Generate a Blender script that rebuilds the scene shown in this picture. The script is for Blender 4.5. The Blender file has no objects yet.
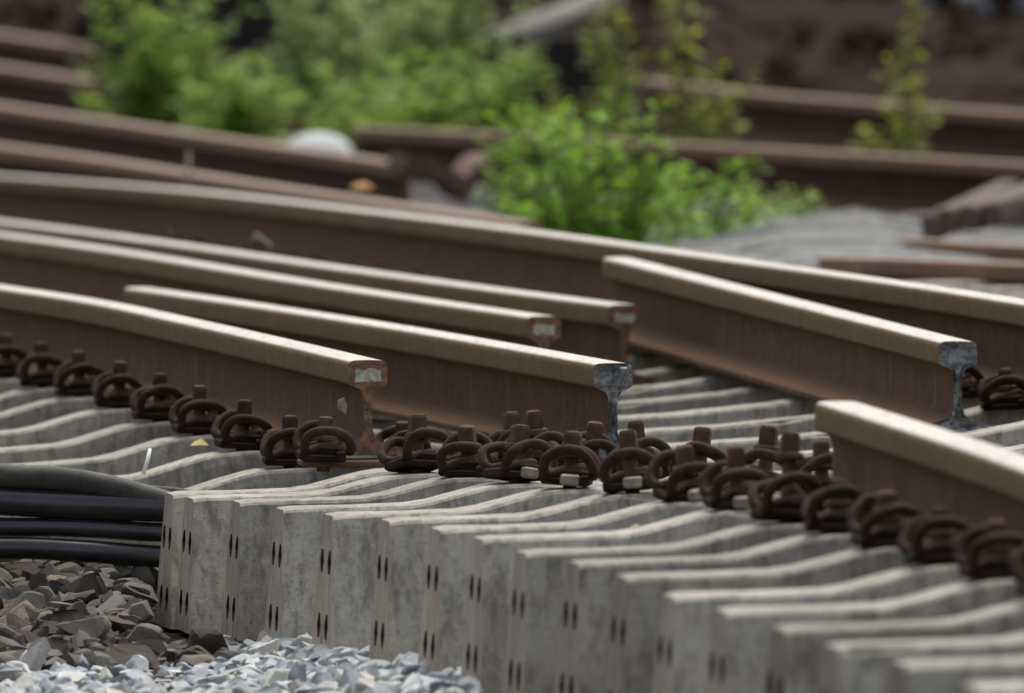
import bpy, math, random
from mathutils import Vector, noise
random.seed(7)
R = math.radians
F, CAMZ, YH = 16100.0, 1.125, -60.0          # focal length in pixels, eye height, row of the horizon
sc = bpy.context.scene
col = sc.collection

# ------------------------------------------------------------------ camera, sky, sun, exposure
cam = bpy.data.cameras.new('camera')
cam.sensor_width = 36.0
cam.lens = F * 36.0 / 1024.0
cam.clip_start, cam.clip_end = 0.5, 5000
cam.dof.use_dof = True
cam.dof.focus_distance = 27.6
cam.dof.aperture_fstop = 10.2
camo = bpy.data.objects.new('camera', cam)
camo.location = (0, 0, CAMZ)
camo.rotation_euler = (R(90) - math.atan((346.5 - YH) / F), 0, 0)
col.objects.link(camo)
sc.camera = camo

SUN_EL, SUN_AZ = 66.0, 20.0      # azimuth from +Y (ahead of the camera) towards +X
w = bpy.data.worlds.new('World'); sc.world = w; w.use_nodes = True
nt = w.node_tree
bg = nt.nodes['Background']
sky = nt.nodes.new('ShaderNodeTexSky'); sky.sky_type = 'NISHITA'; sky.sun_disc = False
sky.sun_elevation = R(SUN_EL); sky.sun_rotation = R(SUN_AZ)
sky.air_density = 1.0; sky.dust_density = 4.0; sky.ozone_density = 1.0
hs = nt.nodes.new('ShaderNodeHueSaturation'); hs.inputs['Saturation'].default_value = 0.5      # a veiled, whitish sky
nt.links.new(sky.outputs[0], hs.inputs['Color']); nt.links.new(hs.outputs[0], bg.inputs[0]); bg.inputs[1].default_value = 0.105
sl = bpy.data.lights.new('sun', 'SUN'); sl.energy = 1.5; sl.angle = R(45); sl.color = (1, 0.97, 0.91)
so = bpy.data.objects.new('sun', sl); col.objects.link(so)
d = Vector((math.sin(R(SUN_AZ)) * math.cos(R(SUN_EL)), math.cos(R(SUN_AZ)) * math.cos(R(SUN_EL)), math.sin(R(SUN_EL))))
so.rotation_euler = d.to_track_quat('Z', 'Y').to_euler()
sc.view_settings.view_transform = 'Standard'; sc.view_settings.look = 'None'
sc.view_settings.gamma = 1; sc.view_settings.exposure = 0.86
sc.view_settings.use_curve_mapping = False

# ------------------------------------------------------------------ helpers
def P(px, py, y):
    """The world point at depth y that the camera sees at pixel (px, py)."""
    return Vector(((px - 512) / F * y, y, CAMZ - (py - YH) / F * y))

class MB:
    def __init__(s): s.v = []; s.f = []; s.m = []; s.h = []; s.smooth = []
    def add(s, vs, fs, m=0, h=None, sm=False):
        o = len(s.v); s.v += [tuple(p) for p in vs]
        s.h += (h if h is not None else [0.0] * len(vs))
        for f in fs:
            s.f.append([i + o for i in f]); s.m.append(m); s.smooth.append(sm)
    def box(s, c, dim, rz=0, m=0, tilt=None, bev=0.0):
        dx, dy, dz = [q / 2 for q in dim]; b = min(bev, dx * .9, dy * .9, dz * .9)
        cz, sz = math.cos(rz), math.sin(rz)
        def t(x, y, z):
            if tilt:
                q = tilt @ Vector((x, y, z)); x, y, z = q
            return (c[0] + x * cz - y * sz, c[1] + x * sz + y * cz, c[2] + z)
        if b <= 0:
            vs = [t(x, y, z) for z in (-dz, dz) for x, y in ((-dx, -dy), (dx, -dy), (dx, dy), (-dx, dy))]
            s.add(vs, [(0, 3, 2, 1), (4, 5, 6, 7), (0, 1, 5, 4), (1, 2, 6, 5), (2, 3, 7, 6), (3, 0, 4, 7)], m)
            return
        rings = []
        for z, k in ((-dz, b), (-dz + b, 0), (dz - b, 0), (dz, b)):
            ring = []
            for sx, sy in ((-1, -1), (1, -1), (1, 1), (-1, 1)):
                X, Y = sx * (dx - k), sy * (dy - k)
                if sx * sy > 0: ring += [(X, Y - sy * b, z), (X - sx * b, Y, z)]
                else: ring += [(X - sx * b, Y, z), (X, Y - sy * b, z)]
            rings.append([t(*p) for p in ring])
        vs = [p for r in rings for p in r]; fs = [list(range(7, -1, -1)), list(range(24, 32))]
        for k in range(3):
            for i in range(8):
                j = (i + 1) % 8
                fs.append((k * 8 + i, k * 8 + j, k * 8 + 8 + j, k * 8 + 8 + i))
        s.add(vs, fs, m)
    def tube(s, pts, r, n=8, m=0, sm=True, r2=None):
        pts = [Vector(p) for p in pts]; vs = []; fs = []
        up = None; N = len(pts)
        for i, p in enumerate(pts):
            t = (pts[min(i + 1, N - 1)] - pts[max(i - 1, 0)]).normalized()
            if up is None:
                up = Vector((0, 0, 1)) if abs(t.z) < .9 else Vector((1, 0, 0))
            a = t.cross(up).normalized(); b = a.cross(t).normalized(); up = b
            rr = r if r2 is None else r + (r2 - r) * i / (N - 1)
            for k in range(n):
                q = 2 * math.pi * k / n
                vs.append(p + a * (rr * math.cos(q)) + b * (rr * math.sin(q)))
        for i in range(N - 1):
            for k in range(n):
                k2 = (k + 1) % n
                fs.append((i * n + k, i * n + k2, i * n + n + k2, i * n + n + k))
        fs.append(list(range(n - 1, -1, -1))); fs.append([(N - 1) * n + k for k in range(n)])
        s.add(vs, fs, m, None, sm)
    def lathe(s, prof, n=6, c=(0, 0, 0), m=0, sm=False, rot=0):
        vs = []; fs = []
        for r_, z in prof:
            for k in range(n):
                q = 2 * math.pi * k / n + rot
                vs.append((c[0] + r_ * math.cos(q), c[1] + r_ * math.sin(q), c[2] + z))
        for i in range(len(prof) - 1):
            for k in range(n):
                k2 = (k + 1) % n
                fs.append((i * n + k, i * n + k2, i * n + n + k2, i * n + n + k))
        fs.append(list(range(n - 1, -1, -1))); fs.append([(len(prof) - 1) * n + k for k in range(n)])
        s.add(vs, fs, m, None, sm)
    def build(s, name, mats, parent=None, origin=None):
        me = bpy.data.meshes.new(name)
        vs = s.v
        if origin is not None: vs = [(v[0] - origin[0], v[1] - origin[1], v[2] - origin[2]) for v in vs]
        me.from_pydata(vs, [], s.f)
        if not isinstance(mats, (list, tuple)): mats = [mats]
        for m_ in mats: me.materials.append(m_)
        me.polygons.foreach_set('material_index', s.m)
        me.polygons.foreach_set('use_smooth', s.smooth)
        if any(s.h):
            at = me.attributes.new('h', 'FLOAT', 'POINT'); at.data.foreach_set('value', s.h)
        me.update()
        o = bpy.data.objects.new(name, me); col.objects.link(o)
        if origin is not None: o.location = origin
        if parent: o.parent = parent
        return o

def tag(o, label=None, cat=None, group=None, kind=None):
    for k, v in (('label', label), ('category', cat), ('group', group), ('kind', kind)):
        if v: o[k] = v
    return o
def empty(name, loc, rz=0.0):
    o = bpy.data.objects.new(name, None); o.empty_display_size = .1
    o.location = loc; o.rotation_euler = (0, 0, rz); col.objects.link(o); return o
def copy_tree(o):
    c = o.copy(); col.objects.link(c)
    for ch in o.children:
        k = ch.copy(); col.objects.link(k); k.parent = c
        for g in ch.children:
            q = g.copy(); col.objects.link(q); q.parent = k
    return c
def smooth_path(pts, n=6):
    pts = [Vector(p) for p in pts]; out = []
    for i in range(len(pts) - 1):
        p0 = pts[max(i - 1, 0)]; p1 = pts[i]; p2 = pts[i + 1]; p3 = pts[min(i + 2, len(pts) - 1)]
        for k in range(n):
            t = k / n
            out.append(.5 * ((2 * p1) + (p2 - p0) * t + (2 * p0 - 5 * p1 + 4 * p2 - p3) * t * t + (3 * p1 - p0 - 3 * p2 + p3) * t ** 3))
    out.append(pts[-1]); return out
ORD = ['first', 'second', 'third', 'fourth', 'fifth', 'sixth', 'seventh', 'eighth', 'ninth', 'tenth', 'eleventh', 'twelfth', 'thirteenth',
       'fourteenth', 'fifteenth', 'sixteenth', 'seventeenth', 'eighteenth', 'nineteenth', 'twentieth', 'twenty-first', 'twenty-second',
       'twenty-third', 'twenty-fourth', 'twenty-fifth', 'twenty-sixth', 'twenty-seventh', 'twenty-eighth', 'twenty-ninth', 'thirtieth']

# ------------------------------------------------------------------ materials
class Mat:
    def __init__(s, name, rough=.8, metal=0.0, spec=.5):
        s.m = bpy.data.materials.new(name); s.m.use_nodes = True
        s.nt = s.m.node_tree; s.b = s.nt.nodes['Principled BSDF']
        s.b.inputs['Roughness'].default_value = rough; s.b.inputs['Metallic'].default_value = metal
        s.b.inputs['Specular IOR Level'].default_value = spec
        s.tc = s.nt.nodes.new('ShaderNodeTexCoord')
        s.oi = s.nt.nodes.new('ShaderNodeObjectInfo')
    def n(s, t): return s.nt.nodes.new(t)
    def l(s, a, b): s.nt.links.new(a, b)
    def coord(s, scale=(1, 1, 1), randomize=True, world=False):
        mp = s.n('ShaderNodeMapping'); mp.inputs['Scale'].default_value = scale
        if world:
            g = s.n('ShaderNodeNewGeometry'); s.l(g.outputs['Position'], mp.inputs['Vector'])
        else:
            s.l(s.tc.outputs['Object'], mp.inputs['Vector'])
        if randomize:
            mu = s.n('ShaderNodeVectorMath'); mu.operation = 'SCALE'; mu.inputs[0].default_value = (37, 11, 23)
            s.l(s.oi.outputs['Random'], mu.inputs['Scale']); s.l(mu.outputs[0], mp.inputs['Location'])
        return mp.outputs[0]
    def noise(s, scale, detail=4, rough=.6, co=None):
        k = s.n('ShaderNodeTexNoise'); k.inputs['Scale'].default_value = scale
        k.inputs['Detail'].default_value = detail; k.inputs['Roughness'].default_value = rough
        s.l(co if co is not None else s.coord(), k.inputs['Vector']); return k.outputs['Fac']
    def ramp(s, fac, stops):
        r = s.n('ShaderNodeValToRGB'); e = r.color_ramp.elements
        while len(e) < len(stops): e.new(.5)
        for q, (p, c) in zip(e, stops):
            q.position = p; q.color = (*c, 1) if not isinstance(c, (int, float)) else (c, c, c, 1)
        s.l(fac, r.inputs[0]); return r.outputs[0]
    def mix(s, fac, a, b, mode='MIX'):
        x = s.n('ShaderNodeMix'); x.data_type = 'RGBA'; x.blend_type = mode
        for v, i in ((fac, 0), (a, 6), (b, 7)):
            if isinstance(v, (int, float)): x.inputs[i].default_value = v
            elif isinstance(v, tuple): x.inputs[i].default_value = (*v, 1)
            else: s.l(v, x.inputs[i])
        return x.outputs[2]
    def math(s, op, a, b):
        x = s.n('ShaderNodeMath'); x.operation = op
        for v, i in ((a, 0), (b, 1)):
            if isinstance(v, (int, float)): x.inputs[i].default_value = v
            else: s.l(v, x.inputs[i])
        return x.outputs[0]
    def bump(s, fac, dist=.002, strength=.6):
        b = s.n('ShaderNodeBump'); b.inputs['Distance'].default_value = dist; b.inputs['Strength'].default_value = strength
        s.l(fac, b.inputs['Height']); s.l(b.outputs[0], s.b.inputs['Normal'])
    def base(s, c):
        if isinstance(c, tuple): s.b.inputs['Base Color'].default_value = (*c, 1)
        else: s.l(c, s.b.inputs['Base Color'])
    def rough(s, f): s.l(f, s.b.inputs['Roughness'])

def concrete(name, lo, hi, stain=(.085, .074, .057)):
    m = Mat(name, .9, 0, .25)
    co = m.coord()
    c = m.ramp(m.noise(5, 6, .65, co), [(.3, lo), (.7, hi)])
    c = m.mix(m.ramp(m.noise(2.2, 5, .7, m.coord((1, 1.5, 1))), [(.48, 0.0), (.70, .62)]), c, stain)
    c = m.mix(m.ramp(m.noise(170, 2, .5, co), [(.62, 0.0), (.70, .5)]), c, (.045, .042, .036))
    c = m.mix(m.ramp(m.noise(60, 3, .7, co), [(.35, .22), (.6, 0.0)]), c, (.5, .48, .44))
    c = m.mix(m.ramp(m.noise(7, 4, .7, m.coord((6, 6, .8))), [(.47, 0.0), (.66, .65)]), c, (.095, .08, .06))
    v = m.n('ShaderNodeHueSaturation'); m.l(m.math('ADD', m.math('MULTIPLY', m.oi.outputs['Random'], .3), .85), v.inputs['Value'])
    m.l(c, v.inputs['Color']); m.base(v.outputs[0])
    m.bump(m.noise(95, 5, .7, co), .003, .7)
    return m
M = {}
M['concrete'] = concrete('concrete', (.24, .224, .182), (.42, .395, .33)).m
M['concrete_end'] = concrete('cast_concrete_end', (.27, .215, .155), (.43, .36, .275), (.15, .105, .07)).m
M['old_concrete'] = concrete('old_concrete', (.12, .11, .10), (.22, .205, .19), (.05, .042, .035)).m
M['pale_concrete'] = concrete('pale_concrete', (.21, .215, .205), (.32, .325, .315)).m
def hole():
    m = Mat('dark_wire_hole', .95); m.base(m.ramp(m.noise(60), [(.3, (.02, .017, .014)), (.7, (.05, .04, .03))])); return m.m
M['hole'] = hole()

def rail_mat(name, top, side, web, cut, shine=.22):
    m = Mat(name, .6, 0, .12)
    at = m.n('ShaderNodeAttribute'); at.attribute_name = 'h'
    h = at.outputs['Fac']
    co = m.coord()
    streak = m.noise(9, 5, .65, m.coord((7, 7, .5)))
    hz = m.math('ADD', h, m.math('MULTIPLY', m.math('SUBTRACT', m.noise(40, 4, .6, co), .5), .02))
    mott = m.noise(14, 5, .7, co)
    webc = m.mix(m.ramp(mott, [(.35, 0.0), (.7, 1.0)]), web, tuple(q * 1.55 for q in web))
    webc = m.mix(m.ramp(streak, [(.55, 0.0), (.8, .5)]), webc, (.24, .19, .15))
    webc = m.mix(m.ramp(m.noise(120, 3, .6, co), [(.5, 0.0), (.72, .55)]), webc, (.05, .03, .022))
    sidec = m.mix(m.ramp(mott, [(.35, 0.0), (.7, 1.0)]), side, tuple(q * 1.35 for q in side))
    sidec = m.mix(m.ramp(streak, [(.5, 0.0), (.75, .55)]), sidec, tuple(q * .55 for q in side))
    grain = m.noise(260, 2, .6, m.coord((1, 1, 1)))
    sidec = m.mix(m.ramp(grain, [(.46, 0.0), (.62, .6)]), sidec, tuple(q * .45 for q in side))
    sidec = m.mix(m.ramp(m.noise(300, 2, .6, m.coord((1, 1, 1))), [(.56, 0.0), (.68, .5)]), sidec, tuple(min(1, q * 2.2) for q in side))
    webc = m.mix(m.ramp(grain, [(.46, 0.0), (.64, .55)]), webc, tuple(q * .45 for q in web))
    webc = m.mix(m.ramp(m.noise(22, 2, .5, m.coord((2.2, 2.2, .06))), [(.66, 0.0), (.72, .35)]), webc, (.30, .25, .20))
    webc = m.mix(m.ramp(m.noise(5, 5, .75, co), [(.58, 0.0), (.7, .5)]), webc, (.10, .07, .052))
    topc = m.mix(m.ramp(m.noise(6, 5, .7, m.coord((1, .25, 1))), [(.35, 0.0), (.75, .8)]), top, tuple(q * .62 for q in top))
    topc = m.mix(m.ramp(m.noise(60, 3, .7, m.coord((1, .12, 1))), [(.56, 0.0), (.68, .5)]), topc, side)
    c = m.mix(m.ramp(hz, [(.68, 0.0), (.735, 1.0)]), webc, sidec)
    c = m.mix(m.ramp(hz, [(.976, 0.0), (.99, 1.0)]), c, topc)
    cutc = m.mix(m.ramp(m.noise(75, 4, .7, co), [(.42, 0.0), (.6, 1.0)]), cut, tuple(min(1, q * 3.0) for q in cut))
    if cut[0] > cut[2] * 1.5: cutc = m.mix(m.ramp(m.noise(34, 4, .7, co), [(.48, 0.0), (.64, .7)]), cutc, (.22, .085, .022))
    c = m.mix(m.ramp(m.math('SUBTRACT', h, 1.5), [(.0, 0.0), (.1, 1.0)]), c, cutc)
    m.base(c)
    m.rough(m.ramp(hz, [(.965, .85), (.985, shine)]))
    m.l(m.ramp(hz, [(.965, .1), (.985, .5)]), m.b.inputs['Specular IOR Level'])
    m.bump(m.math('ADD', m.noise(150, 4, .7, co), m.noise(30, 3, .6, co)), .0012, .5)
    return m.m
M['rail'] = rail_mat('rusty_rail', (.68, .585, .45), (.155, .104, .050), (.112, .060, .028), (.085, .045, .028))
M['rail_broken'] = rail_mat('rusty_rail_broken', (.68, .585, .45), (.155, .104, .050), (.112, .060, .028), (.085, .088, .087))
M['rail_old'] = rail_mat('old_brown_rail', (.30, .205, .14), (.21, .13, .085), (.06, .03, .018), (.1, .05, .03), .7)

def simple(name, lo, hi, scale=20, rough=.8, bump=.001, metal=0, spec=.4, rnd=.25):
    m = Mat(name, rough, metal, spec)
    c = m.ramp(m.noise(scale, 5, .7), [(.3, lo), (.7, hi)])
    v = m.n('ShaderNodeHueSaturation'); m.l(m.math('ADD', m.math('MULTIPLY', m.oi.outputs['Random'], rnd), 1 - rnd / 2), v.inputs['Value'])
    m.l(c, v.inputs['Color']); m.base(v.outputs[0])
    if bump: m.bump(m.noise(scale * 5, 4), bump, .6)
    return m.m
M['clip'] = simple('rusty_spring_steel', (.018, .010, .006), (.060, .033, .020), 60, .8, .0015, spec=.15)
M['screw'] = simple('rusty_screw', (.050, .027, .017), (.125, .070, .042), 60, .85, .0015, spec=.15)
M['plate'] = simple('dark_guide_plate', (.012, .008, .006), (.034, .022, .016), 40, .9, .002, spec=.1)
M['bush'] = simple('pale_plastic', (.18, .145, .10), (.38, .33, .26), 60, .7, 0)
M['white_paint'] = simple('worn_white_paint', (.20, .16, .11), (.62, .58, .50), 130, .7, 0, rnd=.05)
M['cable'] = simple('black_cable', (.006, .007, .008), (.026, .026, .027), 9, .27, .0006, spec=.7)
M['cable_dusty'] = simple('dusty_black_cable', (.015, .015, .013), (.09, .085, .07), 16, .7, .0015)
M['timber'] = simple('brown_timber', (.06, .04, .032), (.15, .10, .08), 12, .85, .003)
M['near_black'] = simple('near_black_block', (.008, .007, .006), (.03, .025, .022), 9, .85, .003)  # near-black fill for the darkest background areas
M['rust_plate'] = simple('rusted_sheet', (.07, .035, .026), (.17, .09, .068), 16, .85, .002)
M['white_stone'] = simple('white_stone', (.42, .43, .43), (.60, .60, .59), 12, .9, .003)
M['grey_wood'] = simple('grey_weathered_wood', (.13, .12, .105), (.25, .23, .20), 14, .9, .003)
M['pipe_concrete'] = simple('pale_pipe', (.25, .27, .30), (.38, .41, .45), 9, .8, .002)
M['straw'] = simple('dry_stalk', (.32, .25, .16), (.5, .42, .3), 30, .9, 0)
M['white_plastic'] = simple('white_plastic', (.7, .7, .68), (.8, .8, .78), 20, .5, 0)
M['yellow_leaf'] = simple('yellow_leaf', (.36, .28, .06), (.46, .36, .12), 30, .7, 0)
M['orange_leaf'] = simple('orange_leaf', (.30, .13, .02), (.42, .2, .04), 30, .7, 0)
def stone_mat(name, cols, spec=.3):
    m = Mat(name, .9, 0, spec)
    g = m.n('ShaderNodeNewGeometry')
    c = m.n('ShaderNodeValToRGB'); e = c.color_ramp.elements; c.color_ramp.interpolation = 'LINEAR'
    while len(e) < len(cols): e.new(.5)
    for i, (q, k) in enumerate(zip(e, cols)): q.position = i / (len(cols) - 1); q.color = (*k, 1)
    m.l(g.outputs['Random Per Island'], c.inputs[0])
    x = m.mix(m.ramp(m.noise(30, 5, .7, m.coord(world=True, randomize=False)), [(.3, .0), (.75, .6)]), c.outputs[0], tuple(q * .45 for q in cols[0]))
    x = m.mix(m.ramp(m.noise(140, 3, .7, m.coord(world=True, randomize=False)), [(.55, 0.0), (.75, .4)]), x, tuple(min(1, q * 1.5) for q in cols[-1]))
    m.base(x); m.bump(m.noise(110, 4, .7, m.coord(world=True, randomize=False)), .002, .7)
    return m.m
M['pale_gravel'] = stone_mat('pale_gravel', [(.33, .365, .385), (.50, .535, .55), (.68, .68, .64), (.40, .44, .47), (.62, .59, .49), (.25, .28, .31), (.58, .60, .60)])
M['brown_ballast'] = stone_mat('brown_ballast', [(.045, .037, .03), (.09, .078, .065), (.18, .172, .158), (.065, .05, .037), (.115, .105, .095), (.21, .18, .135), (.08, .058, .036)])
M['dark_ballast'] = stone_mat('dark_ballast', [(.05, .04, .034), (.09, .07, .06), (.13, .11, .1), (.07, .05, .04)])
def ground_mat():
    m = Mat('ground', 1, 0, 0)
    co = m.coord(world=True, randomize=False)
    c = m.ramp(m.noise(2.3, 6, .7, co), [(.3, (.012, .008, .006)), (.52, (.032, .021, .015)), (.72, (.065, .046, .035))])
    c = m.mix(m.ramp(m.noise(.8, 4, .6, co), [(.45, 0.0), (.65, .7)]), c, (.035, .03, .026))
    c = m.mix(m.ramp(m.noise(30, 4, .7, co), [(.45, 0.0), (.7, .5)]), c, (.09, .068, .055))
    m.base(c); m.bump(m.noise(25, 6, .7, co), .02, 1)
    return m.m
M['ground'] = ground_mat()
def leaf_mat(name, lo, hi):
    m = Mat(name, .55, 0, .35)
    g = m.n('ShaderNodeNewGeometry')
    c = m.ramp(g.outputs['Random Per Island'], [(0, lo), (.6, hi), (1, tuple(q * 1.25 for q in hi))])
    m.base(c)
    tr = m.n('ShaderNodeBsdfTranslucent'); m.l(c, tr.inputs[0])
    ms = m.n('ShaderNodeMixShader'); ms.inputs[0].default_value = .45
    out = m.nt.nodes['Material Output']
    m.l(m.b.outputs[0], ms.inputs[1]); m.l(tr.outputs[0], ms.inputs[2]); m.l(ms.outputs[0], out.inputs[0])
    return m.m
M['leaf'] = leaf_mat('green_leaf', (.13, .21, .025), (.33, .47, .075))
M['leaf_bright'] = leaf_mat('bright_green_leaf', (.10, .21, .010), (.27, .48, .03))
M['leaf_soft'] = leaf_mat('soft_green_leaf', (.22, .31, .085), (.42, .52, .19))
M['leaf_yellow'] = leaf_mat('yellowing_leaf', (.17, .21, .025), (.36, .42, .06))
M['stem'] = simple('plant_stem', (.09, .12, .04), (.2, .18, .08), 30, .8, 0)

# ------------------------------------------------------------------ ground
GP = [(-60, .02), (15, .03), (19, .005), (22, -.005), (24.5, -.045), (26.7, -.075), (28.4, -.075), (31, -.055), (36, -.05), (42, -.0), (50, .10), (54, .25),
      (58, .34), (66, .45), (72, .66), (80, 1.15), (95, 1.6), (140, 1.9), (400, 2), (3000, 2)]
def G(y):
    for (a, za), (b, zb) in zip(GP, GP[1:]):
        if y <= b: return za + (zb - za) * max(0, (y - a)) / (b - a)
    return GP[-1][1]
def ground():
    ys = [-60, -30, 0, 8, 14] + [17 + .22 * i for i in range(180)] + [57 + .4 * i for i in range(100)] + [100, 120, 150, 220, 400, 800, 1600, 3000]
    xs = [-2000, -600, -150, -40, -15, -8] + [-5 + .18 * i for i in range(57)] + [8, 15, 40, 150, 600, 2000]
    mb = MB(); vs = []
    for y in ys:
        for x in xs:
            z = G(y)
            amp = .012 if y < 40 else .05 + (.12 if y > 60 else 0)
            if abs(x) < 9 and 10 < y < 98:
                z += amp * noise.noise(Vector((x * 1.4, y * .9, 3))) + amp * .5 * noise.noise(Vector((x * 4, y * 3, 8)))
            vs.append((x, y, z))
    W = len(xs); fs = [(j * W + i, j * W + i + 1, (j + 1) * W + i + 1, (j + 1) * W + i) for j in range(len(ys) - 1) for i in range(W - 1)]
    mb.add(vs, fs, 0, None, True)
    tag(mb.build('ground', M['ground']), kind='structure')
ground()

# ------------------------------------------------------------------ stones
def ico(sub):
    t = (1 + 5 ** .5) / 2
    v = [(-1, t, 0), (1, t, 0), (-1, -t, 0), (1, -t, 0), (0, -1, t), (0, 1, t), (0, -1, -t), (0, 1, -t), (t, 0, -1), (t, 0, 1), (-t, 0, -1), (-t, 0, 1)]
    f = [(0, 11, 5), (0, 5, 1), (0, 1, 7), (0, 7, 10), (0, 10, 11), (1, 5, 9), (5, 11, 4), (11, 10, 2), (10, 7, 6), (7, 1, 8), (3, 9, 4), (3, 4, 2), (3, 2, 6), (3, 6, 8), (3, 8, 9), (4, 9, 5), (2, 4, 11), (6, 2, 10), (8, 6, 7), (9, 8, 1)]
    v = [Vector(p).normalized() for p in v]
    for _ in range(sub):
        c = {}; nf = []
        def mid(a, b):
            k = (min(a, b), max(a, b))
            if k not in c: v.append((v[a] + v[b]).normalized()); c[k] = len(v) - 1
            return c[k]
        for a, b, d_ in f:
            x, y, z = mid(a, b), mid(b, d_), mid(d_, a)
            nf += [(a, x, z), (b, y, x), (d_, z, y), (x, y, z)]
        f = nf
    return v, f
def rock_shape(sub, cuts, rnd):
    """A broken stone: a ball cut by random planes."""
    v, f = ico(sub); pl = []
    for _ in range(cuts):
        n_ = Vector((rnd.gauss(0, 1), rnd.gauss(0, 1), rnd.gauss(0, 1))).normalized(); pl.append((n_, rnd.uniform(.30, .66)))
    out = []
    for p in v:
        q = p.copy()
        for n_, k in pl:
            e = q.dot(n_)
            if e > k: q -= n_ * (e - k)
        out.append(q)
    return out, f
rr = random.Random(3)
ROCKS = [rock_shape(2, 13, rr) for _ in range(14)]
def add_rock(mb, x, y, z, r, rnd):
    v, f = ROCKS[rnd.randrange(len(ROCKS))]
    from mathutils import Euler
    e = Euler((rnd.uniform(0, 6.3), rnd.uniform(0, 6.3), rnd.uniform(0, 6.3))).to_matrix()
    sx, sy, sz = r * rnd.uniform(.8, 1.35), r * rnd.uniform(.8, 1.2), r * rnd.uniform(.6, .95)
    mb.add([((q := e @ p).x * sx + x, q.y * sy + y, q.z * sz + z) for p in v], f)

# ------------------------------------------------------------------ concrete sleepers
TH = R(7.0)
H_END = .23
def top_profile(L):
    a = [(0, 0), (.02, .003), (.12, .005), (.215, .008), (.25, .014), (.30, .027), (.34, .037), (.37, .041), (.42, .042), (.50, .0425), (.60, .042),
         (.66, .037), (.75, .018), (.9, .0), (1.1, -.012), (1.3, -.016)]
    if L < 2.7: right = [(L - u, z) for u, z in a[-2::-1]]
    else: right = [(u, z) for u, z in [(1.5, -.012), (1.7, .002), (1.85, .022), (1.95, .038), (2.05, .042), (2.4, .04), (L - .3, .03), (L - .02, .003), (L, 0)]]
    return a + right
def sleeper_mesh(name, L, mats, seed):
    rnd = random.Random(seed); mb = MB()
    prof = []
    tp = top_profile(L)
    for (u0, z0), (u1, z1) in zip(tp, tp[1:]):
        n = max(1, int((u1 - u0) / .05))
        for k in range(n): prof.append((u0 + (u1 - u0) * k / n, z0 + (z1 - z0) * k / n))
    prof.append(tp[-1])
    def ring(u, dz):
        h = H_END + dz
        hs = [(.142, 0), (.127, .05), (.104, .125), (.076, h - .022), (.071, h - .006), (.066, h - .0015), (.058, h)]
        pts = [(u, y, z) for y, z in [(-a, b) for a, b in hs]] + [(u, y, z) for y, z in reversed(hs)]
        return pts
    vs = []; fs = []
    h_top = lambda dz: H_END + dz
    for u, dz in prof:
        for (x, y, z) in ring(u, dz):
            k = .5 if z > .2 else 1
            if u in (0, L): x += (-.012 if u == 0 else .012) * (1 - z / H_END)
            j = .0022 * k * noise.noise(Vector((u * 22 + seed * 9, y * 30, z * 30))) + .0004 * rnd.uniform(-1, 1)
            if z > h_top(dz) - .03:      # chipped arrises
                c_ = max(0, noise.noise(Vector((u * 11 + seed * 5.3, 4 if y > 0 else 9, seed))) - .38) * .05
                if abs(y) > .06: y -= c_ * (1 if y > 0 else -1); z -= c_ * .8
            vs.append((x, y + j * (1 if y > 0 else -1), z + (j if z > .1 else 0)))
    n = 14
    for i in range(len(prof) - 1):
        for k in range(n):
            k2 = (k + 1) % n
            fs.append((i * n + k, i * n + k2, i * n + n + k2, i * n + n + k))
    mb.add(vs, fs, 0)
    # end faces with four recessed wire slots
    for e, (u, sgn) in enumerate(((0, 1), (L, -1))):
        zs = [0, .03, .068, .135, .172, H_END]
        def hw(z):
            hs = [(.142, 0), (.127, .05), (.104, .125), (.076, H_END - .022), (.071, H_END - .006), (.066, H_END - .0015), (.058, H_END)]
            for (a, za), (b, zb) in zip(hs, hs[1:]):
                if z <= zb: return a + (b - a) * (z - za) / (zb - za)
            return .058
        rows = [0, .028, .0485, .069, .1, .125, .134, .1535, .173, H_END - .022, H_END - .006, H_END - .0015, H_END]
        cols = [None, -.078, -.022, .022, .078, None]
        g = []; V = []
        for z in rows:
            r_ = []
            for c in cols:
                w_ = hw(z)
                if c is not None and z in (.028, .069, .134, .173): c = math.copysign(.062 if abs(c) > .05 else .038, c)
                y = (-w_ if not r_ else w_) if c is None else max(-w_ + .004 * (1 + abs(c)), min(w_ - .004, c))
                r_.append(len(V)); V.append((u - sgn * .012 * (1 - z / H_END), y, z))
            g.append(r_)
        F_ = []; holes = []
        for i in range(len(rows) - 1):
            for k in range(5):
                q = (g[i][k], g[i][k + 1], g[i + 1][k + 1], g[i + 1][k])
                if sgn > 0: q = q[::-1]
                is_hole = k in (1, 3) and (.028 <= rows[i] < .068 or .134 <= rows[i] < .172)
                if not is_hole: F_.append(q)
        mb.add(V, F_, 1)
        for (z0, z1) in ((.028, .069), (.134, .173)):
            for sy in (-1, 1):
                zm = .0485 if z0 < .1 else .1535
                ring_ = [(sy * .038, z0), (sy * .062, z0), (sy * .078, zm), (sy * .062, z1), (sy * .038, z1), (sy * .022, zm)]
                cy, cz = sy * .0505, zm
                vv = [(u - sgn * .012 * (1 - z / H_END), y, z) for y, z in ring_] + [(u + .03 * sgn, cy + (y - cy) * .7, cz + (z - cz) * .7) for y, z in ring_]
                ff = [(q, (q + 1) % 6, 6 + (q + 1) % 6, 6 + q) for q in range(6)] + [tuple(range(6, 12))]
                mb.add(vv, ff, 2)
    return mb.build(name, mats)
protos = {}
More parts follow.
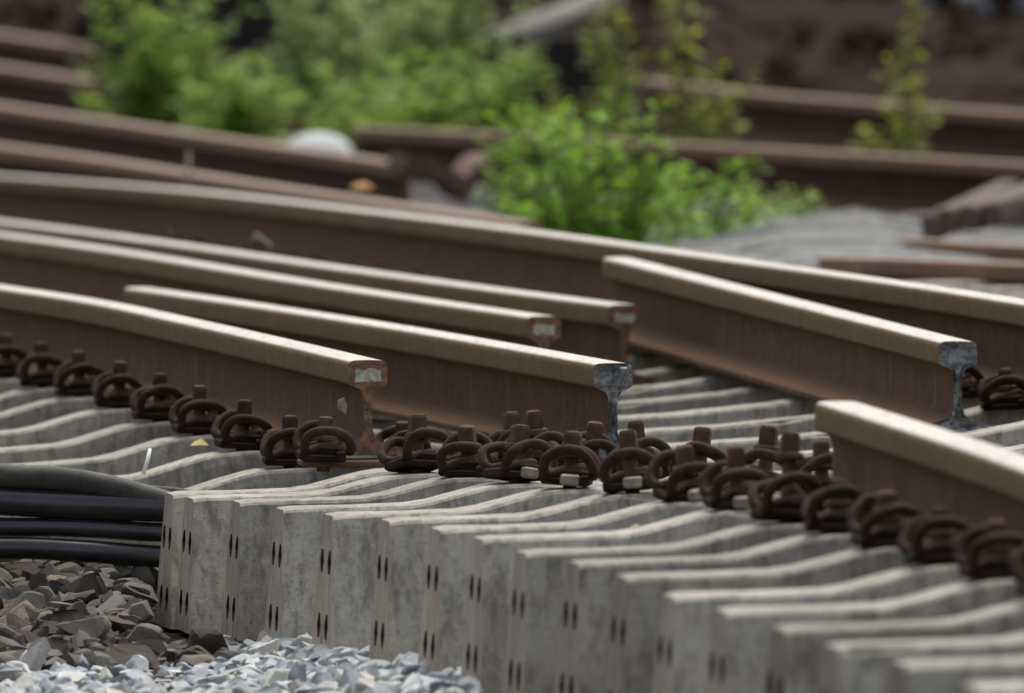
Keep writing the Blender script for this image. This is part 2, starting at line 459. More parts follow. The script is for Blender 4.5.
def place_sleeper(key, L, mats, loc, rz, label, group, cat='sleeper', tilt=0.0):
    seed = (key, random.randrange(4))
    if seed not in protos:
        o = sleeper_mesh('concrete_sleeper', L, mats, len(protos) + 1); protos[seed] = o
    else:
        o = protos[seed].copy(); col.objects.link(o)
    o.location = loc; o.rotation_euler = (0, tilt, rz)
    return tag(o, label, cat, group)
CM = [M['concrete'], M['concrete_end'], M['hole']]

S_END = [(169, 494), (189, 498), (236, 502), (279, 509), (328, 515), (385, 520.5), (435, 529), (478, 538.5), (521, 552.5), (573, 563), (621, 577), (668, 596),
         (720, 611), (778, 629), (832, 647), (898, 664), (970, 687)]
S = []
for k, (px, py) in enumerate(S_END):
    dd = 21.4 + .6 * (12 - k)
    if k < 3: dd = (28.05, 27.75, 27.38)[k]
    e = P(px, py, dd)
    S.append((e, dd))
    lab = '%s concrete sleeper from the black cables in the row with bare ends' % ORD[k]
    if k == 0: lab = 'grey concrete sleeper whose bare end stands right beside the black cables'
    if k == 16: lab = 'blurred concrete sleeper nearest the lower right corner, only its top showing'
    place_sleeper('S', 2.6, CM, (e.x, e.y + .0, e.z - H_END), TH + R(random.uniform(-.35, .35)), lab, 'concrete sleepers of the track')

# the rails in place; x of the left rail as a function of depth
def railx(y): return -.253 - .13 * (y - 28.3)
R5T = [P(-220, 158, 58), P(0, 174.5, 50.5), P(190, 189.5, 45.0), P(380, 211, 40.6), P(560, 234, 37.2), P(760, 262, 34.1), P(940, 287.5, 31.7), P(1100, 313, 29.6)]
R5PTS = smooth_path(R5T, 10)
def r5(y):
    for a, b in zip(R5PTS, R5PTS[1:]):
        if b.y <= y <= a.y: return a.lerp(b, (a.y - y) / (a.y - b.y))
    return None
L = []
LN = 25
for k in range(LN):
    dd = 28.6 + .69 * k
    e = Vector((railx(dd) - .5 - .012 + random.uniform(-.008, .008), dd - .5 * math.sin(TH), 0))
    zseat = [.192, .2, .207, .211, .216, .219][k] if k < 6 else .219 + .0004 * (k - 6)
    q5 = r5(dd + .12) or r5(29.7); tilt = (q5.z - .168 - zseat) / 1.5
    e.z = zseat - .042 - .5 * tilt
    L.append((e, dd, zseat, q5))
    big = k >= 9
    if k == 0: lab = 'first concrete sleeper under the left rail from its cut end, white tie on it'
    elif k == 1: lab = 'second concrete sleeper under the left rail from its cut end, yellow leaf on its slope'
    else: lab = '%s concrete sleeper under the left rail counting from its cut end' % ORD[k]
    place_sleeper('T' if big else 'L', 3.5 if big else 2.6, CM, (e.x, e.y, e.z - H_END), TH + R(random.uniform(-.25, .25)), lab, 'concrete sleepers of the track', tilt=-tilt)

# ------------------------------------------------------------------ rails
PROF_R = [(0.0, .168), (.012, .1678), (.024, .1673), (.0295, .1661), (.0328, .1635), (.0346, .159), (.0350, .153), (.0345, .128), (.032, .1245), (.014, .1165), (.0095, .107),
          (.008, .095), (.0075, .07), (.0085, .045), (.0125, .032), (.022, .0255), (.045, .018), (.0625, .0125), (.0645, .010), (.0645, .001), (.063, 0)]
def rail(name, tops, mat, rough=(0, 0), n=10, height=.168):
    """Sweep the rail section along the line of its running surface; rough = ragged depth of the two ends."""
    path = smooth_path(tops, n) if len(tops) > 2 else [tops[0].lerp(tops[1], i / 20) for i in range(21)]
    prof = PROF_R + [(-x, z) for x, z in PROF_R[-1:0:-1]]
    n_ = len(prof); mb = MB(); vs = []; fs = []; hs = []
    o = path[-1].copy(); o.z -= height
    for i, p in enumerate(path):
        t = (path[min(i + 1, len(path) - 1)] - path[max(i - 1, 0)]).normalized()
        a = Vector((t.y, -t.x, 0)).normalized()
        upv = a.cross(t).normalized()
        if upv.z < 0: upv = -upv
        for x, z in prof:
            vs.append(p + a * x + upv * (z - .168)); hs.append(max(.001, z / .168))
    for i in range(len(path) - 1):
        for k in range(n_):
            k2 = (k + 1) % n_
            fs.append((i * n_ + k, i * n_ + k2, i * n_ + n_ + k2, i * n_ + n_ + k))
    mb.add(vs, fs, 0, hs, False)
    # end caps: a grid across the section
    for end, jag in ((0, rough[0]), (-1, rough[1])):
        p = path[end]; t = (path[0] - path[1]) if end == 0 else (path[-1] - path[-2]); t.normalize()
        a = Vector((t.y, -t.x, 0)).normalized()
        upv = a.cross(t); upv = upv if upv.z > 0 else -upv
        rows = PROF_R; K = 6; V = []; HH = []; FF = []
        for (x, z) in rows:
            for j in range(K + 1):
                q = -1 + 2 * j / K
                edge = j in (0, K) or z in (0, .168)
                e = t * (.0 if edge and jag == 0 else jag * noise.noise(Vector((q * 3 + p.x, z * 90, p.y))) + jag * .6 * noise.noise(Vector((q * 8, z * 260, p.y))))
                if jag and edge: e = t * abs(e.length) * .6
                V.append(p + a * (max(x, .004) * q) + upv * (z - .168) + e); HH.append(2.0)
        for r_ in range(len(rows) - 1):
            for j in range(K):
                FF.append((r_ * (K + 1) + j, r_ * (K + 1) + j + 1, (r_ + 1) * (K + 1) + j + 1, (r_ + 1) * (K + 1) + j))
        mb.add(V, FF, 0, HH)
    ob = mb.build(name, mat, origin=o)
    for f in ob.data.polygons:  f.use_smooth = True
    try: ob.data.set_sharp_from_angle(angle=R(30))
    except Exception: pass
    t = (path[-1] - path[-2]).normalized()
    return ob, path[-1], t
def end_paint(ob, p, t, w=.046, h=.022, dz=-.027):
    """A worn patch of white paint on the end of the head."""
    a = Vector((t.y, -t.x, 0)).normalized(); a = a if a.x > 0 else -a
    c = p + t * .0025 + Vector((0, 0, dz)); mb = MB(); K = 8
    top = []; bot = []
    rnd = random.Random(int(p.y * 100))
    for j in range(K + 1):
        q = -.5 + j / K
        top.append(c + a * (q * w) + Vector((0, 0, h / 2 + rnd.uniform(-.003, .002)))); bot.append(c + a * (q * w) + Vector((0, 0, -h / 2 + rnd.uniform(-.002, .003))))
    vs = top + bot + [v - t * .002 for v in top + bot]
    n = K + 1
    fs = [(j, n + j, n + j + 1, j + 1) for j in range(K)] + [(2 * n + j, 2 * n + j + 1, 3 * n + j + 1, 3 * n + j) for j in range(K)]
    fs += [(j, j + 1, 2 * n + j + 1, 2 * n + j) for j in range(K)] + [(n + j, 3 * n + j, 3 * n + j + 1, n + j + 1) for j in range(K)]
    loc = ob.location
    mb.add([v - loc for v in vs], fs)
    q = mb.build('paint_patch', M['white_paint'], ob)
    tag(q, 'worn white paint patch on the rail end')
RG = 'steel rails of the dismantled track'
# left rail, in its clips
ztop = .385
pts = [Vector((railx(y), y, zz + .168)) for y, zz in ((45, .222), (38, .218), (34, .214), (31.5, .209), (29.8, .203), (28.3, .2135))]
pts[0].x += -.10
pts = [P(-190, 262, 41.5), P(-100, 271, 37.9), P(0, 285.5, 34.6), P(100, 301, 32.6), P(200, 322, 30.85), P(290, 342, 29.4), P(368, 360, 28.3)]
r1, p, t = rail('rail', pts, M['rail']); tag(r1, 'left rail held by a row of spring clips, white patch on its cut end', 'rail', RG); end_paint(r1, p, t)
R1PTS = smooth_path(pts, 10)
def r1x(y):
    for a, b in zip(R1PTS, R1PTS[1:]):
        if b.y <= y <= a.y: return b.x + (a.x - b.x) * (y - b.y) / (a.y - b.y)
    return railx(y)
# short cut rail between
pts = [P(139, 287, 35.3), P(255, 303.5, 33.3), P(400, 326, 31.1), P(520, 346.5, 29.55), P(613, 363, 28.55)]
r2, p, t = rail('rail', pts, M['rail_broken'], (.003, .016)); tag(r2, 'cut rail lying inside the left rail, its near end broken rough and bluish', 'rail', RG)
pts = [P(-160, 213, 46.2), P(0, 233, 41.3), P(130, 251.5, 38.1), P(300, 279.5, 35.2), P(430, 299.5, 33.5), P(544, 316, 32.2)]
r3, p, t = rail('rail', pts, M['rail']); tag(r3, 'loose rail with white patch on its end, nearer of the two side by side', 'rail', RG); end_paint(r3, p, t, .044, .02)
pts = [P(-160, 203, 48.5), P(0, 220, 43.3), P(160, 240.5, 39.7), P(330, 265, 36.9), P(500, 288.5, 34.7), P(625, 304.5, 33.3)]
r4, p, t = rail('rail', pts, M['rail']); tag(r4, 'loose rail with white patch on its end, farther of the two side by side', 'rail', RG); end_paint(r4, p, t, .044, .02)
# far rail of the track
r5o, p, t = rail('rail', R5T, M['rail']); tag(r5o, 'long far rail of the track crossing the whole picture, shiny running surface', 'rail', RG)
pts = [P(618, 257, 35.0), P(958, 341, 29.5)]
r6, p, t = rail('rail', pts, M['rail_broken'], (.003, .016)); tag(r6, 'loose cut rail lying askew beside the far rail, foot flange exposed, broken bluish end', 'rail', RG)
pts = [P(838, 401, 24.1), P(930, 430, 23.0), P(1024, 461, 22.0), P(1150, 508, 20.7)]
r7, p, t = rail('rail', pts, M['rail']); tag(r7, 'rail piece nearest the camera, held by clips and leaving the picture on the right', 'rail', RG)
pts = [P(832, 256, 39.5), P(930, 259, 38.9), P(1120, 267, 38.0)]
r8, p, t = rail('rail', pts, M['rail_old']); tag(r8, 'brown loose rail showing just above the far rail at the right edge', 'rail', RG)

# ------------------------------------------------------------------ rail fastenings (clip, screw, guide plate)
def make_fastening(raised=0.0, pad=False, tiltclip=0.0, var=0):
    """Local axes: x towards the rail, y along it. Origin on the sleeper seat under the screw."""
    root = empty('rail_fastening', (0, 0, 0))
    half = [(.024, 0, .030), (.020, .018, .030), (-.012, .025, .024), (-.036, .034, .018), (-.046, .048, .026), (-.040, .062, .045), (-.018, .070, .060), (.012, .070, .060),
            (.034, .064, .045), (.044, .052, .028), (.042, .038, .020)]
    pts = [(x, -y, z) for x, y, z in reversed(half[1:])] + half
    q_ = random.Random(var + 50)
    pts = [(x * .92 + q_.uniform(-.003, .003) * (var > 0), y * .94 * (1 + .06 * q_.uniform(-1, 1)) + q_.uniform(-.002, .002), (z * .94) * (1 + .05 * q_.uniform(-1, 1))) for x, y, z in pts]
    mb = MB(); mb.tube(smooth_path(pts, 5), .0086, 9); mb.build('spring_clip', M['clip'], root)
    mb = MB()
    z0 = raised
    mb.lathe([(.0115, -.02), (.0115, .034 + z0)], 10, sm=True)
    mb.lathe([(.021, .034 + z0), (.023, .037 + z0), (.022, .043 + z0), (.016, .046 + z0)], 14, sm=False)
    mb.lathe([(.0165, .045 + z0), (.0190, .048 + z0), (.0185, .070 + z0), (.0160, .075 + z0), (.008, .077 + z0)], 4, rot=R(38), sm=False)
    mb.build('sleeper_screw', M['screw'], root)
    mb = MB()
    mb.box((-.004, 0, .006), (.070, .085, .012), bev=.003)
    mb.box((-.040, 0, .008), (.014, .08, .016), bev=.004)
    mb.box((.026, 0, .010), (.016, .11, .018), bev=.003)
    mb.box((.006, 0, .018), (.050, .070, .028), bev=.009)
    mb.build('guide_plate', M['plate'], root)
    if pad:
        mb = MB(); mb.box((.002, -.047, .010), (.030, .018, .018), rz=.3, bev=.003); mb.build('insulator', M['bush'], root)
    return root
fp = {}
nfast = [0]
def fastening(x, y, z, side, label, group='spring clip fastenings on the sleepers', loose=1.0, **kw):
    kw['var'] = nfast[0] % 5; nfast[0] += 1; key = tuple(sorted(kw.items()))
    if key not in fp: o = fp[key] = make_fastening(**kw)
    else: o = copy_tree(fp[key])
    o.location = (x, y, z); o.rotation_euler = (R(random.uniform(-3, 3) * loose), R(random.uniform(-3, 3) * loose), TH + (0 if side > 0 else math.pi) + R(random.uniform(-5, 5) * loose))
    if loose > 2: o.location.z += .004
    tag(o, label, 'rail clip', group)
    return o
CL = .100
for k, (e, dd, zs, q5) in enumerate(L):
    if k <= 11:
        fastening(r1x(dd) - CL, dd, zs, 1, 'rusty clip on the outer side of the left rail, %s from its cut end' % ORD[k + 1], raised=.012)
    if k in (0,):
        fastening(r1x(dd) + CL, dd + .03, zs, -1, 'rusty clip on the inner side of the left rail, showing past its cut end')
# last clip of the left rail, on a base plate across the end
mb = MB(); q = Vector((-.253, 28.32, .2055)); mb.box((0, 0, 0), (.24, .12, .012), rz=TH, bev=.003)
bp = mb.build('base_plate', M['rust_plate']); bp.location = (q.x, q.y, q.z); tag(bp, 'rusty steel base plate under the cut end of the left rail', 'plate')
fastening(q.x - .078, 28.27, .2115, 1, 'rusty clip on the outer side of the left rail, first at its cut end')
for k in range(1, len(L)):
    e, dd, zs, q5 = L[k]
    if r5(dd) is None or 33.4 < dd < 36.6: continue
    x = q5.x
    px = 512 + (x - CL) * F / dd
    if px < 1060:
        fastening(x - CL, dd + .12, q5.z - .168 - .024, 1, 'rusty clip at the foot of the far rail, %s counting away from the right edge' % ORD[max(0, k - 1)], 'clips along the far rail')
def seat(k, u):
    e, dd = S[k]; return Vector((e.x + u * math.cos(TH), e.y + u * math.sin(TH), e.z + .0425))
for k in range(1, 14):
    kw = {}
    if k in (3, 4, 5, 6, 7): kw['pad'] = True
    if k < 9: kw['raised'] = (.012, .02, .006, .016)[k % 4]; kw['loose'] = random.choice((2.2, 2.6, 4.0))
    if k == 8: kw['raised'] = .055
    if k < 9:
        lab = '%s rusty clip along the railless gap, outer row, counting from the cut left rail' % ORD[k - 1]
        if k == 8: lab = 'rusty clip with its screw standing far out, before the nearest rail begins'
    else: lab = '%s rusty clip on the outer side of the nearest rail, counting from its left end' % ORD[k - 9]
    p = seat(k, .397)
    if k >= 9:
        # follow the nearest rail
        yy = S[k][1] + .05
        a, b = P(838, 401, 24.1), P(1150, 508, 20.7); f_ = (yy - a.y) / (b.y - a.y); p.x = min(p.x + .03, a.x + (b.x - a.x) * f_ - CL)
    fastening(p.x, p.y, p.z, 1, lab, **kw)
for k in range(0, 8):
    p = seat(k, .607); kw = dict(raised=(.018, .026, .012, .022)[k % 4], loose=2.6)
    fastening(p.x, p.y, p.z, -1, '%s rusty clip along the railless gap, inner row, counting from the cut left rail' % ORD[k], **kw)

# ------------------------------------------------------------------ cables
CG = 'black cables at the sleeper ends'
def cable(pts, r, mat, lab):
    mb = MB(); mb.tube(smooth_path(pts, 8), r, 14); o = mb.build('cable', M[mat]); tag(o, lab, 'cable', CG)
yc = 28.33
cable([P(-420, 452, yc), P(-150, 462, yc), P(0, 475.5, yc), P(50, 478, yc), P(100, 485, yc), P(150, 498, yc), P(220, 520, yc), P(330, 560, yc)], .0215, 'cable_dusty', 'dusty black cable lying on top of the cable bundle, sloping down to the sleeper')
cable([P(-420, 480, yc - .02), P(-150, 492, yc - .02), P(0, 501, yc), P(80, 505, yc), P(170, 508, yc), P(300, 512, yc), P(420, 520, yc)], .0258, 'cable', 'thick glossy black cable, second from the top of the bundle')
cable([P(-420, 520, yc), P(-150, 525, yc), P(0, 527, yc), P(80, 528, yc), P(170, 533, yc), P(300, 536, yc), P(420, 540, yc)], .0172, 'cable', 'thin black cable in the bundle, second from the bottom')
cable([P(-420, 556, yc - .03), P(-150, 552, yc - .03), P(0, 548, yc - .02), P(80, 551, yc - .02), P(170, 557, yc), P(300, 556, yc), P(420, 560, yc)], .0200, 'cable', 'black cable at the bottom of the bundle, lying on the brown stones')
cable([P(20, 468, 28.40), P(80, 478, 28.39), P(110, 483, 28.38), P(150, 489, 28.36), P(185, 493, 28.34), P(230, 505, 28.33), P(280, 540, 28.33)], .007, 'cable_dusty', 'thin dark wire curving over the cable bundle towards the sleepers')

# ------------------------------------------------------------------ stones around the sleepers
def scatter(name, mat, n, xr, yr, zf, rr_, seed, lab, keep=None):
    rnd = random.Random(seed); mb = MB()
    for _ in range(n):
        y = rnd.uniform(*yr); x = rnd.uniform(*xr)
        if keep and not keep(x, y): continue
        r_ = rnd.uniform(*rr_)
        add_rock(mb, x, y, zf(x, y) + rnd.uniform(-.2, .5) * r_, r_, rnd)
    o = mb.build(name, mat); tag(o, lab, name, None, 'stuff'); return o
def endx(y):   # x of the line of sleeper ends
    pts_ = [(e.x, d_) for e, d_ in S]
    for (xa, a), (xb, b) in zip(pts_, pts_[1:]):
        if b <= y <= a: return xb + (xa - xb) * (y - b) / (a - b)
    return pts_[0][0] if y > pts_[0][1] else pts_[-1][0]
scatter('pale_gravel', M['pale_gravel'], 9500, (-1.9, -.05), (21.5, 26.9), lambda x, y: G(y) - .012 + .04 * max(0, min(1, 1 - (endx(y) - x) / .2)), (.014, .036), 11,
        'pale bluish crushed gravel in front of the sleeper ends', lambda x, y: x < endx(y) + .07 and y < 26.55 + (.5 if (x * 97.3 + y * 41.7) % 1 < .12 else 0) + .25 * noise.noise(Vector((x * 3, 0, 0))) + max(0, (x + .62)) * 2.2)
def brown_z(x, y): return G(y) - .004 + .075 * max(0, min(1, (y - 26.7) / 1.6))
scatter('brown_ballast', M['brown_ballast'], 3600, (-1.9, -.46), (26.25, 28.6), brown_z, (.019, .052), 12, 'brown and grey ballast stones below the black cables',
        lambda x, y: x < -.635 or y < 26.9 and x < endx(y))
scatter('dark_ballast', M['dark_ballast'], 3000, (-2.6, 2.2), (28.6, 52), lambda x, y: G(y) + .0, (.02, .04), 13, 'dark ballast stones between the sleepers of the track')
M['rubble'] = stone_mat('brown_rubble', [(.022, .014, .009), (.045, .030, .020), (.07, .048, .034), (.03, .02, .013)], 0)
scatter('brown_rubble', M['rubble'], 2600, (-4, 4), (60, 84), lambda x, y: G(y) + .0, (.03, .11), 17, 'dark brown rubble covering the bank behind the weeds')
def stone(px, py, y, r, lab, mat='brown_ballast', sq=(1, 1, 1), seed=1, cat='stone', n=9):
    rnd = random.Random(seed); v, f = rock_shape(3, n, rnd) if n < 20 else ico(3); p = P(px, py, y); mb = MB()
    mb.add([(q.x * r * sq[0], q.y * r * sq[1], q.z * r * sq[2]) for q in v], f)
    o = mb.build('stone', M[mat]); o.location = p; o.rotation_euler = (0, 0, rnd.uniform(0, 6)); tag(o, lab, cat)
stone(141, 611, 27.3, .036, 'angular grey stone leaning on the first sleeper end by the cables', seed=5)
stone(78, 629, 26.9, .048, 'large flat grey stone among the brown ballast', sq=(1.2, 1, .75), seed=8)
stone(31, 657, 26.2, .04, 'grey stone among the pale gravel at lower left', 'pale_gravel', seed=9)
stone(262, 243, 38.6, .03, 'light grey stone by the foot of the far rail', 'brown_ballast', seed=4)
stone(168, 234, 41.0, .022, 'small grey stone by the far rail, left of the lighter one', 'brown_ballast', seed=6)
stone(318, 155, 53.5, .105, 'big white rounded stone beside the blurred rail behind', 'white_stone', (1.15, .95, .7), 15, n=60)

# small bits on the sleepers
mb = MB(); a, b = P(143, 474, 28.58), P(150, 449, 28.6)
mb.tube([a, a.lerp(b, .5) + Vector((.001, 0, 0)), b], .0042, 6, r2=.0036); tag(mb.build('cable_tie', M['white_plastic'], origin=a), 'small white plastic tie standing on the first sleeper under the left rail', 'cable tie')
def leaf_bit(px, py, y, mat, lab, r=.018):
    mb = MB(); p = P(px, py, y)
    vs = [(-r, 0, 0), (-r * .3, -r * .6, .006), (r, -.2 * r, .002), (.4 * r, r * .6, .010), (-r * .4, r * .6, .004)]
    mb.add(vs + [(x, y_, z + .001) for x, y_, z in vs], [(4, 3, 2, 1, 0), (5, 6, 7, 8, 9)] + [(i, (i + 1) % 5, 5 + (i + 1) % 5, 5 + i) for i in range(5)])
    o = mb.build('fallen_leaf', M[mat]); o.location = p; o.rotation_euler = (R(20), 0, .4); tag(o, lab, 'leaf')
leaf_bit(199, 446.5, 29.2, 'yellow_leaf', 'yellow fallen leaf on the slope of a sleeper under the left rail')
leaf_bit(635, 532, 24.45, 'bush', 'pale scrap lying on a sleeper top below the railless gap', .013)
mb = MB(); p_ = P(342, 407, 28.3); vs = [(-.008, 0, .012), (.003, .004, .017), (.009, .001, .003), (.007, -.003, -.014), (.001, 0, -.008), (-.009, .004, -.003)]
mb.add(vs + [(x, y + .003, z) for x, y, z in vs], [(5, 4, 3, 2, 1, 0), (6, 7, 8, 9, 10, 11)] + [(i, (i + 1) % 6, 6 + (i + 1) % 6, 6 + i) for i in range(6)])
o = mb.build('torn_tape', M['white_plastic']); o.location = p_; o.data.materials[0] = M['bush']; tag(o, 'torn white scrap stuck at the web by the cut end of the left rail', 'scrap')
leaf_bit(362, 188, 43.5, 'orange_leaf', 'orange leaf in the blur behind the far rail', .035)

# ------------------------------------------------------------------ background: blurred rails, sleepers, scrap
BG_ = 'old blurred rails behind the track'
def bgrail(pts, lab):
    r, p, t = rail('rail', pts, M['rail_old']); tag(r, lab, 'rail', BG_)
bgrail([P(-160, 84, 60), P(0, 104, 56), P(200, 133, 52.5), P(408, 163, 49.5)], 'old brown rail on dark sleepers in the blur at the left, above the far rail')
bgrail([P(-160, 125, 55), P(60, 152, 51), P(270, 184, 47), P(530, 222, 43)], 'low dark rail just behind the far rail, in front of the old sleepers')
bgrail([P(362, 126, 53), P(690, 143, 51), P(1120, 168, 48.5)], 'old brown rail crossing the right background, nearer of two')
bgrail([P(650, 79, 58), P(800, 95, 56.5), P(1120, 119, 54)], 'old brown rail crossing the right background, farther of two')
bgrail([P(-200, 8, 70), P(-20, 30, 68), P(92, 46, 66)], 'upper brown rail in the far left corner behind the plants')
bgrail([P(-200, 40, 66), P(-20, 62, 64), P(98, 80, 62)], 'lower brown rail in the far left corner behind the plants')
bgrail([P(908, 238, 43.5), P(1000, 243, 43), P(1130, 250, 42.4)], 'short brown rail beside the pale sleepers at the right edge')
for k in range(15):
    dd = 49.8 + .6 * k
    a = P(0, 104, 56); b = P(408, 163, 49.5); f_ = (dd - a.y) / (b.y - a.y); c = a.lerp(b, f_)
    place_sleeper('O', 2.6, [M['old_concrete']] * 2 + [M['hole']], (c.x - .30, dd - .06, c.z - .168 - .04 - H_END), TH + R(random.uniform(-1, 1)),
                  '%s dark old sleeper under the blurred brown left rail, counting from its end' % ORD[k], 'old sleepers under the blurred rail')
for k in range(16):
    dd = 40.3 + .46 * k
    p = P(648 + random.uniform(-12, 12), 300, dd)
    place_sleeper('P', 2.6, [M['pale_concrete']] * 2 + [M['hole']], (p.x, dd, .272 + .001 * k - H_END), R(random.uniform(-2, 1)),
                  '%s pale sleeper of the blurred layer at right, counting away from the far rail' % ORD[k], 'pale sleepers laid out behind')
for k in range(8):
    p = P(922 + 25 * k, 226 - 3.5 * k, 43.8)
    mb = MB(); mb.box((0, 0, 0), (.055, 1.3, .07), bev=.006)
    o = mb.build('timber', M['timber']); o.location = (p.x + .15, p.y + .65, p.z + .035); o.rotation_euler = (R(3.2 + random.uniform(-.4, .4)), R(random.uniform(-8, 8)), R(-13 + random.uniform(-2, 2)))
    tag(o, '%s brown old timber of the heap at the right edge, counting from the left' % ORD[k], 'timber', 'brown timbers heaped at right')
# rusty plate at the end of the left old rail
mb = MB(); p = P(440, 170, 48.8)
prof = [(-.13, .055), (-.06, .045), (0, .01), (.05, -.02), (.09, .03), (.13, .05)]
vs = []
for y_ in (-.3, .3):
    vs += [(x, y_, z) for x, z in prof]
for y_ in (-.3, .3):
    vs += [(x, y_, z - .05 - .02 * (i % 2)) for i, (x, z) in enumerate(prof)]
n = 6; fs = []
for i in range(n - 1):
    fs += [(i, i + 1, n + i + 1, n + i), (2 * n + i, 3 * n + i, 3 * n + i + 1, 2 * n + i + 1), (i, 2 * n + i, 2 * n + i + 1, i + 1), (n + i, n + i + 1, 3 * n + i + 1, 3 * n + i)]
fs += [(0, n, 3 * n, 2 * n), (n - 1, 3 * n - 1, 4 * n - 1, 2 * n - 1)]
mb.add(vs, fs); o = mb.build('rusty_sheet', M['rust_plate']); o.location = p; o.rotation_euler = (0, 0, R(6)); tag(o, 'bent rusty steel sheet at the end of the blurred brown rail', 'metal sheet')
# grey plank leaning in the weeds
mb = MB(); a, b = P(425, 68, 63), P(612, -4, 66); v = b - a
mb.tube([a, b], .05, 8); tag(mb.build('leaning_pole', M['grey_wood'], origin=a), 'grey weathered pole leaning across the dark gap between the weeds', 'pole')
# near-black blocks stacked to fill the dark areas behind the weeds
for st, (x0, x1, yb, dd, n_) in enumerate(((440, 625, 132, 63.5, 3), (84, 345, 112, 66.5, 4))):
    for k in range(n_):
        a, b = P(x0 + random.uniform(-14, 10), yb - 40 * k, dd), P(x1 + random.uniform(-10, 16), yb - 40 * k + random.uniform(-2, 4), dd); v = b - a; c = a.lerp(b, .5)
        mb = MB(); mb.box((0, 0, 0), (v.length, .3, .158), bev=.012); o = mb.build('timber', M['near_black']); o.location = c; o.rotation_euler = (0, -math.atan2(v.z, v.x), R(random.uniform(-4, 4)))
        tag(o, '%s near-black block from the bottom of the stack behind the %s' % (ORD[k], ('gap between the weeds', 'far left weed')[st]), 'timber', 'near-black blocks behind the weeds')
# pale pipes on the bank
for k, (px, py, r_) in enumerate(((942, -4, .09), (1002, -8, .12))):
    p = P(px, py, 74); mb = MB(); V = []; N = 24; Fc = []
    for (y_, q) in ((0, r_), (1.2, r_), (1.2, r_ * .72), (0, r_ * .72)):
        V += [(q * math.cos(2 * math.pi * i / N), y_, q * math.sin(2 * math.pi * i / N)) for i in range(N)]
    for a in range(4):
        for i in range(N):
            j = (i + 1) % N; b = (a + 1) % 4
            Fc.append((a * N + i, b * N + i, b * N + j, a * N + j))
    mb.add(V, Fc, 0, None, False); o = mb.build('concrete_pipe', M['pipe_concrete']); o.location = p; o.rotation_euler = (0, 0, R(-6))
    tag(o, ['smaller pale pipe lying on the bank at top right', 'larger pale pipe lying on the bank in the top right corner'][k], 'pipe')
# dry stalk behind the far rail
mb = MB(); a, b = P(184, 200, 46), P(189, 152, 46); mb.tube([a, a.lerp(b, .5) + Vector((.004, 0, 0)), b], .008, 6, r2=.005)
tag(mb.build('dry_stalk', M['straw'], origin=a), 'single pale dry stalk standing behind the far rail', 'dry stalk')

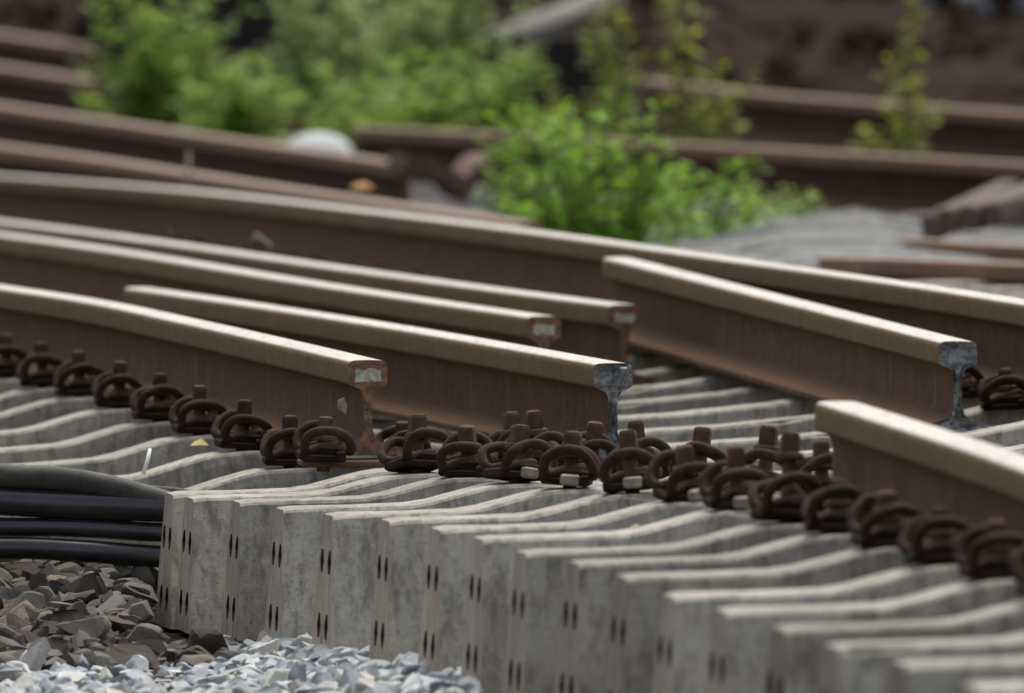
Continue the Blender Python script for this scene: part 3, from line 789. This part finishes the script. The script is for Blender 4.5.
# ------------------------------------------------------------------ weeds
def weed(px, y, top_py, width_px, stems, leaf_n, leaf_r, mat, lab, seed, spread=1.0, droop=.3, dens_lo=.1, narrow=False):
    rnd = random.Random(seed); base = P(px, 0, y); base.z = G(y) - .02
    hmax = P(px, top_py, y).z - base.z; wid = width_px / F * y
    root = empty('weed', base); sm = MB(); lm = MB()
    for s_ in range(stems):
        ang = rnd.uniform(0, 6.283); lean = rnd.uniform(.1, 1) ** .7 * wid / 2 * spread
        h = hmax * rnd.uniform(.35, 1.0) * (1 - .25 * (lean / (wid / 2)) ** 2)
        tip = Vector((math.cos(ang) * lean, math.sin(ang) * lean * .8, h))
        st = Vector((tip.x * .25, tip.y * .25, 0))
        midp = Vector((tip.x * .5 + rnd.uniform(-.03, .03), tip.y * .5, h * .55))
        path = smooth_path([st, midp, tip], 5)
        sm.tube(path, .006, 5, r2=.002)
        for k in range(leaf_n):
            f = rnd.uniform(dens_lo, 1.0); q = f * (len(path) - 1); i = min(int(q), len(path) - 2)
            p = path[i].lerp(path[i + 1], q - i)
            a = rnd.uniform(0, 6.283); out = Vector((math.cos(a), math.sin(a), rnd.uniform(-droop, .8))).normalized()
            r_ = leaf_r * rnd.uniform(.6, 1.35) * (1.15 - .45 * f)
            p0 = p + out * r_ * (.25 if narrow else rnd.uniform(.1, 1.0)); tipv = p0 + out * r_ * 2 + Vector((0, 0, -r_ * droop))
            sd = out.cross(Vector((rnd.uniform(-.4, .4), rnd.uniform(-.4, .4), 1))).normalized() * r_ * (.32 if narrow else .62)
            m_ = p0.lerp(tipv, .45) + Vector((0, 0, r_ * .12)); nrm = out.cross(sd).normalized() * r_ * .15
            lm.add([p0, m_ - sd + nrm, tipv, m_ + sd + nrm, m_], [(0, 1, 4), (1, 2, 4), (4, 2, 3), (0, 4, 3)])
    sm.build('stem', M['stem'], root); lm.build('foliage', M[mat], root)
    tag(root, lab, 'weed', 'green weeds behind the track')
weed(590, 43.6, 74, 210, 64, 62, .023, 'leaf_bright', 'bright green bushy weed right behind the far rail', 21)
weed(535, 45.2, 90, 150, 44, 56, .023, 'leaf_bright', 'smaller bright green weed left of the bushy one', 22)
weed(165, 58.5, -55, 190, 31, 51, .034, 'leaf', 'green leafy weed at far left above the brown rail', 23)
weed(225, 57.0, 30, 150, 26, 46, .034, 'leaf', 'low green weed in front of the far left one', 24)
weed(335, 60, -110, 210, 34, 57, .034, 'leaf_soft', 'tall soft green weed left of the middle of the background', 25)
weed(440, 59, -100, 200, 34, 57, .034, 'leaf_soft', 'tall soft green weed right of the white stone', 26)
weed(380, 55.5, 30, 260, 31, 47, .031, 'leaf', 'low spreading green weed behind the white stone', 27)
weed(495, 57, 30, 130, 24, 44, .031, 'leaf', 'small green weed at the edge of the dark gap', 31)
weed(600, 55, -120, 120, 9, 34, .028, 'leaf_yellow', 'thin yellowing weed with tall stems above the bushy green one', 28, dens_lo=.25)
weed(695, 53.5, -60, 130, 11, 34, .028, 'leaf_yellow', 'yellowing thin weed in front of the old rails', 29, dens_lo=.25)
weed(690, 45.5, 138, 220, 40, 48, .022, 'leaf_bright', 'low yellow green weed spreading right of the bushy one', 33)
weed(765, 46.5, 160, 130, 34, 40, .022, 'leaf', 'low green weed beside the pale sleepers', 30)
weed(895, 53, -60, 100, 8, 34, .028, 'leaf_yellow', 'slender yellow green weed standing alone before the right bank', 32, dens_lo=.25)
